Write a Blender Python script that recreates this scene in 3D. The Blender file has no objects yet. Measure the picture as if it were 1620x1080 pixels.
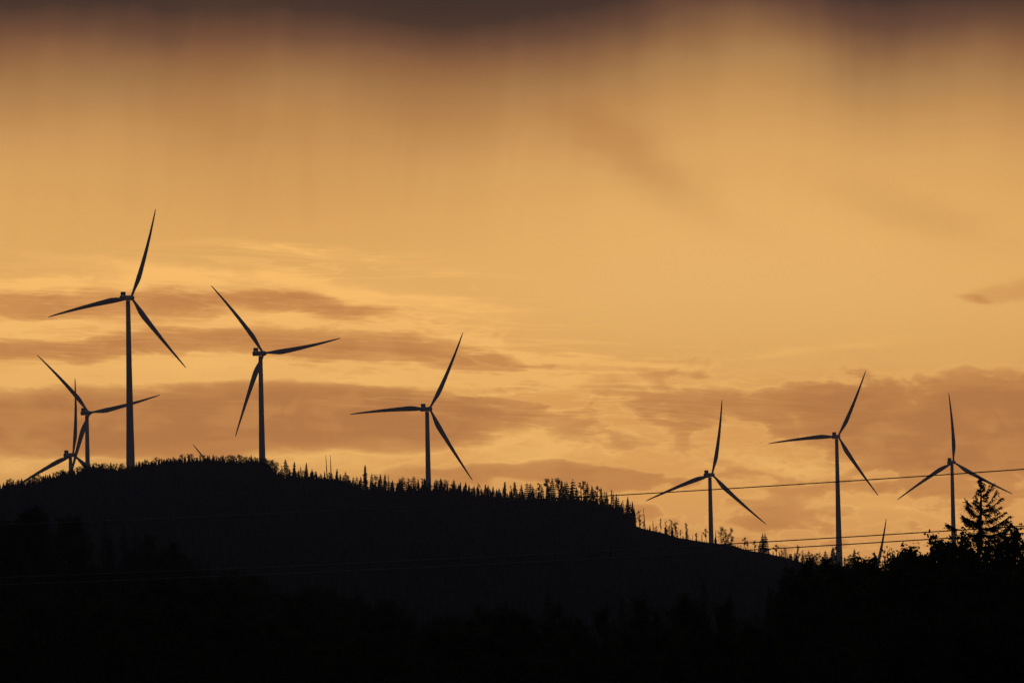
import bpy, math, random
from mathutils import Vector, Matrix

random.seed(7)
SC = bpy.context.scene
COL = SC.collection
R = math.radians

# ------------------------------------------------------------------ camera
F = 9000.0            # focal length in photo pixels (200 mm on a 36 mm sensor)
CX, HY = 810.0, 1020.0  # image centre column, eye-level row
cam_d = bpy.data.cameras.new('camera')
cam_d.sensor_width = 36.0
cam_d.lens = 200.0
cam_d.clip_start = 0.5
cam_d.clip_end = 60000.0
cam = bpy.data.objects.new('camera', cam_d)
COL.objects.link(cam)
cam.location = (0, 0, 0)
ROLL = R(1.1)         # the camera was held slightly off level
cam.rotation_mode = 'QUATERNION'
cam.rotation_quaternion = (Matrix.Rotation(R(90) + math.atan((HY - 540.0) / F), 3, 'X') @ Matrix.Rotation(-ROLL, 3, 'Z')).to_quaternion()
SC.camera = cam

SC.view_settings.view_transform = 'Standard'
SC.view_settings.look = 'None'
SC.view_settings.exposure = 0.0
SC.view_settings.gamma = 1.0
SC.view_settings.use_curve_mapping = False
SC.cycles.max_bounces = 4
SC.cycles.diffuse_bounces = 2
SC.cycles.glossy_bounces = 2
SC.cycles.transparent_max_bounces = 8
SC.cycles.volume_bounces = 0


def lin(c):
    o = []
    for v in c[:3]:
        v /= 255.0
        o.append(v / 12.92 if v <= 0.04045 else ((v + 0.055) / 1.055) ** 2.4)
    return (o[0], o[1], o[2], 1.0)


def level(px, py):
    """photo pixel -> the pixel it would have with the camera held level"""
    a, b = px - CX, py - 540.0
    c, s = math.cos(ROLL), math.sin(ROLL)
    return CX + a * c - b * s, 540.0 + a * s + b * c


def at(px, py, y):
    """world point seen at photo pixel (px, py) at distance y"""
    px, py = level(px, py)
    return Vector(((px - CX) * y / F, y, (HY - py) * y / F))


# ------------------------------------------------------------------ world: dusk sky
SUN_AZ, SUN_EL = R(1.6), R(2.2)
world = bpy.data.worlds.new('World')
SC.world = world
world.use_nodes = True
W = world.node_tree
W.nodes.clear()


class N:
    """small expression helper over shader math nodes"""
    def __init__(s, sock):
        s.s = sock

    @staticmethod
    def put(node, i, v):
        if isinstance(v, N):
            W.links.new(v.s, node.inputs[i])
        else:
            node.inputs[i].default_value = v

    @staticmethod
    def m(op, a, b=None, c=None, clamp=False):
        n = W.nodes.new('ShaderNodeMath')
        n.operation = op
        n.use_clamp = clamp
        N.put(n, 0, a)
        if b is not None:
            N.put(n, 1, b)
        if c is not None:
            N.put(n, 2, c)
        return N(n.outputs[0])

    def __add__(s, o): return N.m('ADD', s, o)
    def __radd__(s, o): return N.m('ADD', o, s)
    def __sub__(s, o): return N.m('SUBTRACT', s, o)
    def __rsub__(s, o): return N.m('SUBTRACT', o, s)
    def __mul__(s, o): return N.m('MULTIPLY', s, o)
    def __rmul__(s, o): return N.m('MULTIPLY', o, s)
    def __truediv__(s, o): return N.m('DIVIDE', s, o)


def smooth(v, a, b, x0=0.0, x1=1.0):
    n = W.nodes.new('ShaderNodeMapRange')
    n.interpolation_type = 'SMOOTHSTEP'
    N.put(n, 0, v)
    n.inputs[1].default_value = a
    n.inputs[2].default_value = b
    n.inputs[3].default_value = x0
    n.inputs[4].default_value = x1
    return N(n.outputs[0])


def vec(x, y, z=0.0):
    n = W.nodes.new('ShaderNodeCombineXYZ')
    N.put(n, 0, x); N.put(n, 1, y); N.put(n, 2, z)
    return N(n.outputs[0])


def noise(v, scale=1.0, detail=3.0, rough=0.5, dist=0.0):
    n = W.nodes.new('ShaderNodeTexNoise')
    n.noise_dimensions = '3D'
    W.links.new(v.s, n.inputs['Vector'])
    n.inputs['Scale'].default_value = scale
    n.inputs['Detail'].default_value = detail
    n.inputs['Roughness'].default_value = rough
    n.inputs['Distortion'].default_value = dist
    return N(n.outputs[0]), N(n.outputs[1])


def ramp(v, stops, interp='EASE'):
    n = W.nodes.new('ShaderNodeValToRGB')
    n.color_ramp.interpolation = interp
    el = n.color_ramp.elements
    while len(el) < len(stops):
        el.new(0.5)
    for e, (p, c) in zip(el, stops):
        e.position = p
        e.color = lin(c)
    W.links.new(v.s, n.inputs[0])
    return N(n.outputs[0])


def mixc(fac, a, b, mode='MIX'):
    n = W.nodes.new('ShaderNodeMix')
    n.data_type = 'RGBA'
    n.blend_type = mode
    N.put(n, 0, fac)
    for i, v in ((6, a), (7, b)):
        N.put(n, i, v)
    return N(n.outputs[2])


def curve(v, pts, lo=-1.0, hi=1.0):
    """float curve through (x in photo columns, value)"""
    n = W.nodes.new('ShaderNodeFloatCurve')
    c = n.mapping.curves[0]
    P = [((x + 400) / 2420.0, (y - lo) / (hi - lo)) for x, y in pts]
    while len(c.points) < len(P):
        c.points.new(0.5, 0.5)
    for p, (x, y) in zip(c.points, P):
        p.location = (x, y)
    n.mapping.update()
    t = N.m('DIVIDE', v + 400.0, 2420.0, clamp=True)
    W.links.new(t.s, n.inputs['Value'])
    return N(n.outputs[0]) * (hi - lo) + lo


LAST = [None]


def blob(v, cx, cy, sx, sy, rot=0.0, flat=True):
    """smooth elliptical cloud patch in sky-angle coordinates; patches are chained (by a negligible term) so that
    the shader evaluates them one after the other and needs little stack"""
    x, y = v
    if LAST[0] is not None:
        x = N.m('MULTIPLY_ADD', LAST[0], 1e-5, x)
    c, s_ = math.cos(R(rot)), math.sin(R(rot))
    p = N.m('MULTIPLY_ADD', x, c / sx, -(cx * c + cy * s_) / sx)
    q = N.m('MULTIPLY_ADD', y, c / sy, (cx * s_ - cy * c) / sy)
    if rot:
        p = N.m('MULTIPLY_ADD', y, s_ / sx, p)
        q = N.m('MULTIPLY_ADD', x, -s_ / sy, q)
    r = N.m('MULTIPLY_ADD', p, p, q * q)
    if flat:
        r = r * r
    LAST[0] = N.m('POWER', 0.36788, r)
    return LAST[0]


tc = W.nodes.new('ShaderNodeTexCoord')
sp = W.nodes.new('ShaderNodeSeparateXYZ')
W.links.new(tc.outputs['Generated'], sp.inputs[0])
dirv = N(tc.outputs['Generated'])
dx, dy, dz = (N(sp.outputs[i]) for i in range(3))
AZ = N.m('ARCTAN2', dx, dy)
EL = N.m('ARCSINE', dz)
# sky angles in 1/9000 rad: X grows to the right of the sunset, Y grows downwards
X0 = AZ * F
Y0 = HY - EL * F - 540.0
X = X0 * math.cos(ROLL) + Y0 * math.sin(ROLL) + CX
Y = Y0 * math.cos(ROLL) - X0 * math.sin(ROLL) + 540.0

# low-frequency warp so that no patch has a clean elliptical edge
_, wc = noise(vec(X / 170.0, Y / 60.0, 3.1), 1.0, 4.0, 0.55)
ws = W.nodes.new('ShaderNodeSeparateColor')
W.links.new(wc.s, ws.inputs[0])
wx = (N(ws.outputs[0]) - 0.5) * 150.0
wy = (N(ws.outputs[1]) - 0.5) * 46.0
V = (X + wx, Y + wy)
VS = (X, Y)

# --- upper curtain: dark cloud base trailing down in rain shafts
shaft = curve(X, [(-400, .2), (-60, .34), (20, .30), (110, .16), (200, .18), (300, .36), (380, .28), (450, .22), (520, .28),
                  (600, .42), (690, .52), (760, .46), (830, .34), (900, .22), (985, -.02), (1080, -.40), (1190, -.52), (1290, -.30),
                  (1390, .08), (1450, .06), (1540, -.06), (1620, .10), (1700, .1), (2020, .2)])
st1, _ = noise(vec(X / 70.0, Y / 1100.0, 7.7), 1.0, 3.0, 0.55)
st2, _ = noise(vec(X / 210.0, Y / 120.0, 1.7), 1.0, 3.0, 0.5)
st3, _ = noise(vec((X + Y * 0.16 + st2 * 40.0) / 30.0, Y / 420.0, 4.2), 1.0, 3.0, 0.6)
YS = Y - shaft * 74.0 - (st1 - 0.5) * 20.0 - (st2 - 0.5) * 42.0 - (st3 - 0.5) * 9.0
YB = YS * smooth(Y, 120.0, 420.0, 1.0, 0.0) + Y * smooth(Y, 120.0, 420.0, 0.0, 1.0)
t = N.m('DIVIDE', YB + 300.0, 1400.0, clamp=True)


def yp(y):
    return (y + 300.0) / 1400.0


base = ramp(t, [(0.0, (54, 45, 43)), (yp(-60), (60, 47, 42)), (yp(0), (72, 53, 44)), (yp(42), (112, 77, 57)), (yp(82), (150, 107, 69)),
                (yp(125), (179, 132, 81)), (yp(190), (205, 151, 88)), (yp(250), (219, 164, 94)), (yp(350), (228, 171, 97)),
                (yp(470), (234, 177, 101)), (yp(620), (234, 174, 97)), (yp(760), (228, 167, 94)), (yp(880), (222, 158, 94)),
                (yp(1020), (205, 140, 84))], 'LINEAR')

# broad dusky and clear regions of the veil
dusk = blob(VS, 520, 215, 280, 130, 0, False) * 0.20 + blob(V, 330, 150, 90, 110, 8, False) * 0.26 + blob(V, 30, 120, 120, 80, 0, False) * 0.2 + blob(V, 700, 150, 120, 70, 0, False) * 0.22
dusk = dusk + blob(V, 1020, 262, 150, 38, 33, False) * 0.42 + blob(V, 1440, 338, 130, 28, 18, False) * 0.28
dusk = dusk + blob(VS, 960, 175, 90, 80, 0, False) * 0.22 + blob(VS, 420, 330, 380, 90, 0, False) * 0.08
dusk = dusk + blob(VS, 1640, 120, 80, 160, 0, False) * 0.15
rain = smooth(st3 + st1, 0.86, 1.22) * smooth(Y, 60.0, 170.0) * smooth(Y, 260.0, 480.0, 1.0, 0.0) * smooth(X, 900.0, 1300.0, 1.0, 0.45)
base = mixc(dusk + rain * 0.06, base, lin((172, 112, 62)))
clear = blob(VS, 1190, 420, 420, 170, 0, False) * 0.45
base = mixc(clear, base, lin((239, 186, 114)))

# --- cloud bands near the horizon
d = None
BL = [
    # cx, cy, sx, sy, rot, weight        left bank
    (150, 487, 330, 28, 1, 1.05), (420, 475, 210, 18, 3, .62), (560, 492, 170, 17, 6, .45),
    (90, 556, 330, 22, -2, .75), (380, 548, 230, 22, 4, .62), (640, 556, 250, 26, 5, 1.1),
    (-60, 530, 120, 18, 0, .6),
    (80, 664, 300, 50, -1, 1.25), (420, 655, 330, 50, 1, 1.3), (640, 650, 230, 45, 6, .9),
    (620, 694, 190, 26, 2, .75), (-300, 640, 260, 60, 0, 1.1),
    (230, 708, 220, 24, 0, .85),
    # middle, broken
    (845, 611, 75, 12, 3, .55), (900, 668, 90, 32, 10, .42), (985, 625, 80, 26, 10, .55),
    (930, 700, 70, 22, 0, .5), (1060, 660, 70, 42, 10, .55), (760, 660, 90, 34, 10, .4),
    (880, 752, 190, 18, 3, .95), (690, 762, 120, 22, 0, .6), (1090, 800, 170, 40, 0, .35),
    # right bank
    (1120, 640, 70, 42, 10, .85), (1290, 655, 110, 58, 4, 1.25), (1450, 655, 160, 58, 4, 1.25),
    (1620, 665, 170, 62, 0, 1.4), (1420, 712, 150, 30, 10, 1.0), (1600, 735, 180, 26, 4, .8),
    (1850, 660, 200, 70, 0, 1.2),
    (1240, 765, 120, 14, 4, .42), (1400, 775, 150, 16, 0, .5), (1240, 826, 110, 26, 8, .42), (1460, 820, 130, 22, 4, .36),
    (1330, 862, 150, 14, 0, .3), (1560, 800, 120, 26, 0, .4),
    # smudge high on the right
    (1606, 462, 62, 24, -12, .62), (1545, 474, 34, 9, 8, .5),
]
for cx, cy, sx, sy, rot, w in BL:
    g = blob(V, cx, cy, sx, sy, rot) * w
    d = g if d is None else d + g
# the same kind of broken cloud goes on beyond both sides of the view
side_n, _ = noise(vec(X / 520.0, Y / 70.0, 9.4), 1.0, 4.0, 0.55)
beyond = smooth(N.m('ABSOLUTE', X - CX), 1000.0, 1500.0) * smooth(Y, 380.0, 480.0) * smooth(side_n, 0.42, 0.62)
d = d + beyond
fine, _ = noise(vec(X / 105.0, Y / 30.0, 0.3), 1.0, 7.0, 0.62, 0.4)
mid, _ = noise(vec(X / 210.0, Y / 62.0, 5.3), 1.0, 4.0, 0.5, 0.3)
low = smooth(Y + smooth(X, 700.0, 1000.0, 0.0, -95.0), 395.0, 520.0) * (1.0 - blob(VS, 1560, 500, 320, 70) * 0.6)
bil, _ = noise(vec(X / 84.0, Y / 52.0, 2.2), 1.0, 4.0, 0.5, 0.6)
rag = d * 0.88 + (fine - 0.5) * 2.3 * low + (mid - 0.5) * 1.9 * low + (bil - 0.5) * 2.3 * low * smooth(X, 700.0, 1100.0, 0.3, 1.0)
fil, _ = noise(vec((X + Y * 0.5) / 300.0, (Y - X * 0.035) / 19.0, 6.6), 1.0, 4.0, 0.55, 0.8)
cm = smooth(rag, 0.10, 1.0)
deep = smooth(rag, 0.7, 1.6)
# silver-lined edges and thin lit veils
edge = smooth(rag, 0.02, 0.20) * smooth(rag, 0.22, 0.50, 1.0, 0.0)
lit = None
for cx, cy, sx, sy, rot, w in [
    (90, 452, 240, 9, -3, .75), (330, 436, 180, 10, 4, .6), (480, 402, 130, 7, 5, .35), (600, 470, 180, 12, 8, .55), (700, 432, 60, 5, -4, .2),
    (120, 516, 260, 14, -3, .7), (480, 518, 240, 20, 2, .65), (90, 600, 260, 22, -4, .85), (400, 594, 300, 15, 2, .85),
    (760, 592, 260, 15, 3, .75), (790, 548, 130, 7, 12, .7), (960, 574, 170, 6, 3, .5), (1130, 578, 90, 8, 0, .25), (1290, 552, 130, 7, -6, .25),
    (60, 742, 140, 26, 0, .35), (520, 728, 150, 22, 0, .45), (840, 690, 60, 24, 0, .4), (960, 720, 110, 16, 0, .35),
    (780, 722, 130, 22, 0, .4), (1180, 735, 110, 18, 0, .3), (1150, 610, 60, 12, 0, .2), (1380, 690, 60, 8, -6, .3), (1290, 740, 80, 12, 0, .3),
    (1330, 800, 140, 18, 4, .3), (1000, 690, 60, 12, 0, .3),
]:
    g = blob(V, cx, cy, sx, sy, rot, False) * w
    lit = g if lit is None else lit + g
lit = lit * smooth(fine, 0.30, 0.62, 0.25, 1.0) * 1.12
wisp = smooth(N.m('ABSOLUTE', fil - 0.5), 0.0, 0.045, 1.0, 0.0) * (blob(VS, 380, 540, 620, 115, 4) + blob(VS, 1000, 640, 420, 90, 4) * 0.6 + blob(VS, 560, 425, 300, 40, 6) * 0.5)
bank = N.m('MULTIPLY', blob(V, 240, 600, 620, 160, 3) + blob(V, 1450, 740, 620, 160, 0) * 0.8 + blob(V, 880, 680, 300, 110, 4) * 0.8, low, clamp=True)
base = mixc(bank * 0.88, base, lin((238, 170, 93)))
rag = rag + bank * 0.16
cm = smooth(rag, 0.10, 1.0)
col = mixc(cm, base, lin((207, 141, 78)))
col = mixc(deep, col, lin((195, 130, 73)))
inner = smooth(bil * 0.75 + fil * 0.25, 0.46, 0.64) * cm
col = mixc(inner * 0.40, col, lin((226, 160, 90)))
shade = smooth(bil * 0.4 + mid * 0.6, 0.50, 0.40) * cm
col = mixc(shade * 0.10, col, lin((172, 111, 64)))
litf = N.m('MULTIPLY', lit * 1.75 + edge * low * 0.34 + wisp * 0.5, smooth(rag, 0.5, 1.15, 1.0, 0.32), clamp=True)
col = mixc(litf, col, lin((255, 193, 109)))
mott = smooth(mid, 0.3, 0.7, 0.0, 1.0) * low
col = mixc(mott * 0.10, col, lin((190, 120, 66)))

gain = smooth(Y, 0.0, 400.0, 1.05, 1.25)
col = mixc(1.0, col, vec(gain, gain, gain), 'MULTIPLY')

# --- the rest of the sky: storm cloud overhead, the glow fading round the horizon
oc, _ = noise(dirv, 3.2, 5.0, 0.55, 0.4)
over = mixc(oc, lin((36, 36, 44)), lin((50, 46, 52)))
sky = W.nodes.new('ShaderNodeTexSky')
sky.sky_type = 'NISHITA'
sky.sun_disc = False
sky.sun_elevation = SUN_EL
sky.sun_rotation = SUN_AZ
sky.air_density = 1.5
sky.dust_density = 3.0
thin = mixc(1.0, N(sky.outputs[0]), (0.006, 0.006, 0.006, 1.0), 'MULTIPLY')   # clear air glimpsed through the overcast
over = mixc(1.0, over, thin, 'ADD')
side = N.m('EXPONENT', N.m('POWER', N.m('ABSOLUTE', AZ - SUN_AZ) / 0.62, 2.0) * -1.0)
upper = smooth(Y, -900.0, -150.0)
col = mixc(side * upper, over, col)
below = smooth(EL, -0.12, -0.01)
col = mixc(below, lin((22, 20, 20)), col)

bg = W.nodes.new('ShaderNodeBackground')
W.links.new(col.s, bg.inputs['Color'])
bg.inputs['Strength'].default_value = 1.0
wo = W.nodes.new('ShaderNodeOutputWorld')
W.links.new(bg.outputs[0], wo.inputs['Surface'])
world.cycles.sampling_method = 'MANUAL'
world.cycles.sample_map_resolution = 2048

# ------------------------------------------------------------------ sun, veiled by the cloud bank
sun_d = bpy.data.lights.new('sun', 'SUN')
sun_d.energy = 0.12
sun_d.angle = R(10)
sun_d.color = (1.0, 0.55, 0.24)
sun = bpy.data.objects.new('sun', sun_d)
COL.objects.link(sun)
sd = Vector((math.sin(SUN_AZ) * math.cos(SUN_EL), math.cos(SUN_AZ) * math.cos(SUN_EL), math.sin(SUN_EL)))
sun.rotation_euler = sd.to_track_quat('Z', 'Y').to_euler()
sun.location = (0, -50, 60)


# ------------------------------------------------------------------ materials
def material(name, c1, c2, scale=3.0, rough=0.8, translucent=0.0, spec=0.3, bump=0.0, coord='Object'):
    m = bpy.data.materials.new(name)
    m.use_nodes = True
    nt = m.node_tree
    nt.nodes.clear()
    out = nt.nodes.new('ShaderNodeOutputMaterial')
    b = nt.nodes.new('ShaderNodeBsdfPrincipled')
    b.inputs['Roughness'].default_value = rough
    b.inputs['Specular IOR Level'].default_value = spec
    co = nt.nodes.new('ShaderNodeTexCoord')
    nz = nt.nodes.new('ShaderNodeTexNoise')
    nz.inputs['Scale'].default_value = scale
    nz.inputs['Detail'].default_value = 4.0
    nt.links.new(co.outputs[coord], nz.inputs['Vector'])
    mx = nt.nodes.new('ShaderNodeMix')
    mx.data_type = 'RGBA'
    mx.inputs[6].default_value = (*c1, 1)
    mx.inputs[7].default_value = (*c2, 1)
    mr = nt.nodes.new('ShaderNodeMapRange')
    mr.inputs[1].default_value = 0.35
    mr.inputs[2].default_value = 0.65
    nt.links.new(nz.outputs[0], mr.inputs[0])
    nt.links.new(mr.outputs[0], mx.inputs[0])
    nt.links.new(mx.outputs[2], b.inputs['Base Color'])
    if bump:
        bp = nt.nodes.new('ShaderNodeBump')
        bp.inputs['Strength'].default_value = bump
        nt.links.new(nz.outputs[0], bp.inputs['Height'])
        nt.links.new(bp.outputs[0], b.inputs['Normal'])
    if translucent:
        tr = nt.nodes.new('ShaderNodeBsdfTranslucent')
        nt.links.new(mx.outputs[2], tr.inputs['Color'])
        ms = nt.nodes.new('ShaderNodeMixShader')
        ms.inputs[0].default_value = translucent
        nt.links.new(b.outputs[0], ms.inputs[1])
        nt.links.new(tr.outputs[0], ms.inputs[2])
        nt.links.new(ms.outputs[0], out.inputs['Surface'])
    else:
        nt.links.new(b.outputs[0], out.inputs['Surface'])
    return m


M_PAINT = material('turbine_paint', (0.66, 0.67, 0.68), (0.74, 0.75, 0.75), 0.35, 0.55, spec=0.25)
M_COOLER = material('cooler_metal', (0.34, 0.35, 0.36), (0.42, 0.43, 0.44), 1.0, 0.6)
M_NEEDLE = material('spruce_needles', (0.030, 0.045, 0.020), (0.055, 0.075, 0.032), 1.3, 0.75, 0.12, spec=0.1)
M_FAR = material('conifer_needles', (0.026, 0.034, 0.022), (0.042, 0.052, 0.030), 0.6, 0.9, spec=0.0)
M_LEAF = material('broad_leaves', (0.045, 0.062, 0.024), (0.085, 0.105, 0.040), 0.9, 0.7, 0.25, spec=0.1)
M_BARK = material('bark', (0.07, 0.055, 0.042), (0.14, 0.115, 0.09), 4.0, 0.9, bump=0.4)
M_DEAD = material('dead_wood', (0.13, 0.12, 0.11), (0.2, 0.18, 0.16), 2.0, 0.9)
M_GROUND = material('heath_ground', (0.016, 0.017, 0.012), (0.032, 0.030, 0.020), 0.03, 0.95, spec=0.0)
M_WIRE = material('aluminium_strand', (0.13, 0.13, 0.135), (0.18, 0.18, 0.185), 2.0, 0.6, spec=0.3)


# ------------------------------------------------------------------ mesh helpers
class MB:
    def __init__(s):
        s.v, s.f, s.mi = [], [], []

    def face(s, pts, mi=0):
        i = len(s.v)
        s.v.extend([tuple(p) for p in pts])
        s.f.append(tuple(range(i, i + len(pts))))
        s.mi.append(mi)

    def rings(s, rings, mi=0, cap=True):
        n = len(rings[0])
        i0 = len(s.v)
        for r in rings:
            s.v.extend([tuple(p) for p in r])
        for k in range(len(rings) - 1):
            a, b = i0 + k * n, i0 + (k + 1) * n
            for j in range(n):
                j2 = (j + 1) % n
                s.f.append((a + j, a + j2, b + j2, b + j))
                s.mi.append(mi)
        if cap:
            s.f.append(tuple(i0 + j for j in reversed(range(n)))); s.mi.append(mi)
            e = i0 + (len(rings) - 1) * n
            s.f.append(tuple(e + j for j in range(n))); s.mi.append(mi)

    def tube(s, pts, rad, n=5, mi=0, cap=True):
        rs = []
        for k, p in enumerate(pts):
            a = pts[max(k - 1, 0)]
            b = pts[min(k + 1, len(pts) - 1)]
            d = (Vector(b) - Vector(a)).normalized()
            u = d.cross(Vector((0.13, 0.97, 0.2)))
            if u.length < 0.05:
                u = d.cross(Vector((1, 0, 0)))
            u.normalize()
            w = d.cross(u)
            r = rad[k] if isinstance(rad, (list, tuple)) else rad
            rs.append([Vector(p) + (u * math.cos(2 * math.pi * j / n) + w * math.sin(2 * math.pi * j / n)) * r for j in range(n)])
        s.rings(rs, mi, cap)

    def box(s, c, h, mi=0, ch=0.0):
        """box with chamfered vertical outline: c centre, h half sizes"""
        x, y, z = h
        o = [(-x + ch, -y), (x - ch, -y), (x, -y + ch), (x, y - ch), (x - ch, y), (-x + ch, y), (-x, y - ch), (-x, -y + ch)] if ch else [(-x, -y), (x, -y), (x, y), (-x, y)]
        s.rings([[(c[0] + a, c[1] + b, c[2] + zz) for a, b in o] for zz in (-z, z)], mi)

    def mesh(s, name, mats, smooth_shade=False):
        me = bpy.data.meshes.new(name)
        me.from_pydata(s.v, [], s.f)
        for m in mats:
            me.materials.append(m)
        me.polygons.foreach_set('material_index', s.mi)
        if smooth_shade:
            me.polygons.foreach_set('use_smooth', [True] * len(s.f))
        me.update()
        return me


def obj(name, me, parent=None):
    o = bpy.data.objects.new(name, me)
    COL.objects.link(o)
    if parent:
        o.parent = parent
    return o


def empty(name, loc):
    o = bpy.data.objects.new(name, None)
    o.empty_display_size = 0.5
    COL.objects.link(o)
    o.location = loc
    return o


def tag(o, label, cat, group=None):
    o['label'] = label
    o['category'] = cat
    if group:
        o['group'] = group


# ------------------------------------------------------------------ terrain
CREST_Y = 4500.0
GL = [(-3200, 830), (-900, 800), (-300, 778), (0, 773), (40, 767), (60, 764), (90, 757), (110, 753), (140, 745), (165, 744), (205, 744), (225, 740),
      (260, 733), (300, 731), (330, 731), (400, 733), (425, 738), (440, 752), (450, 757), (500, 760), (515, 760), (540, 766), (570, 773),
      (600, 776), (640, 777), (680, 776), (720, 777), (740, 783), (760, 788), (800, 792), (850, 793), (900, 794), (950, 798), (980, 810),
      (995, 822), (1003, 831), (1020, 837), (1045, 842), (1055, 845), (1075, 851), (1100, 855), (1120, 858), (1140, 860), (1160, 863),
      (1180, 870), (1200, 873), (1225, 878), (1245, 882), (1260, 888), (1280, 892), (1320, 896), (1360, 901), (1400, 907), (1460, 915),
      (1620, 930), (2400, 955), (5000, 975)]


GL = sorted(level(*g) for g in GL)


def lerp_table(T, x):
    if x <= T[0][0]:
        return T[0][1]
    for (a, b), (c, e) in zip(T, T[1:]):
        if x <= c:
            return b + (e - b) * (x - a) / (c - a)
    return T[-1][1]


def sstep(t):
    t = min(1.0, max(0.0, t))
    return t * t * (3 - 2 * t)


# turbines: hub pixel, rotor radius in px, yaw, first blade angle (clockwise from up), tower seen or not
BLADE = 75.0
HUB_H = 145.0
TB = [
    # label, hub column, hub row, rotor radius in px, yaw to the sight line, first blade clockwise from up
    ('tallest wind turbine, its tower base meeting the ridge top where the wood begins', 206.6, 470.0, 148.3, 26.4, 18.9),
    ('wind turbine with one blade hanging along its tower at the ridge wood edge', 416.6, 558.0, 141.0, 27.0, -39.2),
    ('wind turbine standing alone behind the ridge conifers where the crest begins to sink', 679.6, 646.0, 135.4, 22.5, 26.8),
    ('wind turbine behind the cleared slope with thin pines, one blade nearly straight up', 1126.8, 750.0, 121.4, 23.0, 10.0),
    ('wind turbine at the foot of the slope, its long tower crossed by all three wires', 1326.2, 689.6, 114.7, 15.8, 24.6),
    ('wind turbine standing just beside the big spruce, one blade reaching over the spruce top', 1508.6, 730.0, 110.2, 16.7, -2.8),
    ('wind turbine partly behind the tallest tower, one blade passing behind that tower', 140.6, 652.3, 126.5, 22.0, -43.0),
    ('lowest wind turbine in full view, its nacelle just above the tree line', 115.5, 718.5, 121.8, 27.0, 3.5),
    ('wind turbine hidden behind the ridge, only a short blade tip above the trees', 370, 791, 113.0, 26, -37.5),
    ('wind turbine hidden behind leafy trees, only one leaning blade showing beside the long tower', 1378, 927, 112.0, 19, 14.5),
]
ANCH = []
for _l, hx, hy, rp, yaw, ang in TB:
    y = F * BLADE / rp
    p = at(hx, hy + 1.5, y)
    ANCH.append((p.x, p.y, p.z - HUB_H))


def crest_z(x):
    return (HY - lerp_table(GL, CX + x * F / CREST_Y)) * CREST_Y / F


def back_z(x, y):
    num, den = 0.0, 0.0
    for ax, ay, az in ANCH + [(-1500, 8000, 20), (0, 8000, -30), (1500, 8000, -30), (-2500, 5500, 60), (2500, 5500, 10)]:
        w = 1.0 / ((x - ax) ** 2 + (y - ay) ** 2 + 400.0) ** 1.5
        num += w * az
        den += w
    return num / den


def ground_raw(x, y):
    n = math.sin(x * 0.013 + 1.3) * math.cos(y * 0.011) * 2.0 + math.sin(x * 0.041 + y * 0.033) * 0.7
    near = -3.0 - 2.5 * sstep((y - 120) / 350.0)
    # wooded knoll on the left between camera and ridge
    k = 25.0 * math.exp(-((x + 95.0) / 48.0) ** 2 - ((y - 1150.0) / 260.0) ** 2)
    if y <= CREST_Y:
        base = near - 8.0 * sstep((y - 900) / 900.0) + k
        t = max(0.0, (y - 2500.0) / (CREST_Y - 2500.0))
        return base + (crest_z(x) - base) * (t ** 1.15) + n * (1 - t) * sstep((y - 600) / 400)
    s = sstep((y - CREST_Y) / 420.0)
    # the land behind falls away and stays below the crest
    row = lerp_table(GL, CX + x * F / y)
    return min(crest_z(x) * (1 - s) + back_z(x, y) * s, (HY - row - 5.0 * s) * y / F)


RES = [(ax, ay, az - ground_raw(ax, ay)) for ax, ay, az in ANCH]


def ground(x, y):
    z = ground_raw(x, y)
    if y > CREST_Y + 10:
        for ax, ay, r in RES:
            q = ((x - ax) ** 2 + (y - ay) ** 2) / (45.0 ** 2)
            if q < 9:
                z += r * math.exp(-q)
    return z


def axis(parts):
    out = []
    for a, b, n in parts:
        for i in range(n):
            out.append(a + (b - a) * i / n)
    out.append(parts[-1][1])
    return out


gx = axis([(-9000, -3000, 6), (-3000, -900, 14), (-900, -460, 14), (-460, 460, 310), (460, 900, 14), (900, 3000, 14), (3000, 9000, 6)])
gy = axis([(-400, 200, 6), (200, 900, 14), (900, 2400, 24), (2400, 4300, 24), (4300, 4480, 9), (4480, 4520, 8), (4520, 5000, 24), (5000, 6400, 40),
           (6400, 8600, 12)])
gv = []
for y in gy:
    for x in gx:
        gv.append((x, y, ground(x, y)))
nx = len(gx)
gf = [(j * nx + i, j * nx + i + 1, (j + 1) * nx + i + 1, (j + 1) * nx + i) for j in range(len(gy) - 1) for i in range(nx - 1)]
gm = bpy.data.meshes.new('ground')
gm.from_pydata(gv, [], gf)
gm.materials.append(M_GROUND)
gm.polygons.foreach_set('use_smooth', [True] * len(gf))
go = obj('ground', gm)
go['kind'] = 'structure'

# ------------------------------------------------------------------ wind turbines
# mesh frames: tower stands on z=0; rotor meshes have +X as the axis pointing out of the nacelle, +Z up
tw = MB()
prof = [(0, 3.6), (15, 3.42), (45, 2.9), (90, 2.25), (HUB_H - 2.2, 1.72)]
tw.rings([[(r * math.cos(2 * math.pi * j / 28), r * math.sin(2 * math.pi * j / 28), z) for j in range(28)] for z, r in [(-6, 3.6)] + prof])
ME_TOWER = tw.mesh('tower', [M_PAINT], True)
ME_FLANGE = []
for z, r in ((45, 2.9), (90, 2.25)):
    fl = MB()
    fl.rings([[(rr * math.cos(2 * math.pi * j / 28), rr * math.sin(2 * math.pi * j / 28), z + dz_) for j in range(28)] for dz_, rr in ((-.15, r + .05), (.15, r + .05))])
    ME_FLANGE.append(fl.mesh('flange', [M_PAINT]))

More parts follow.
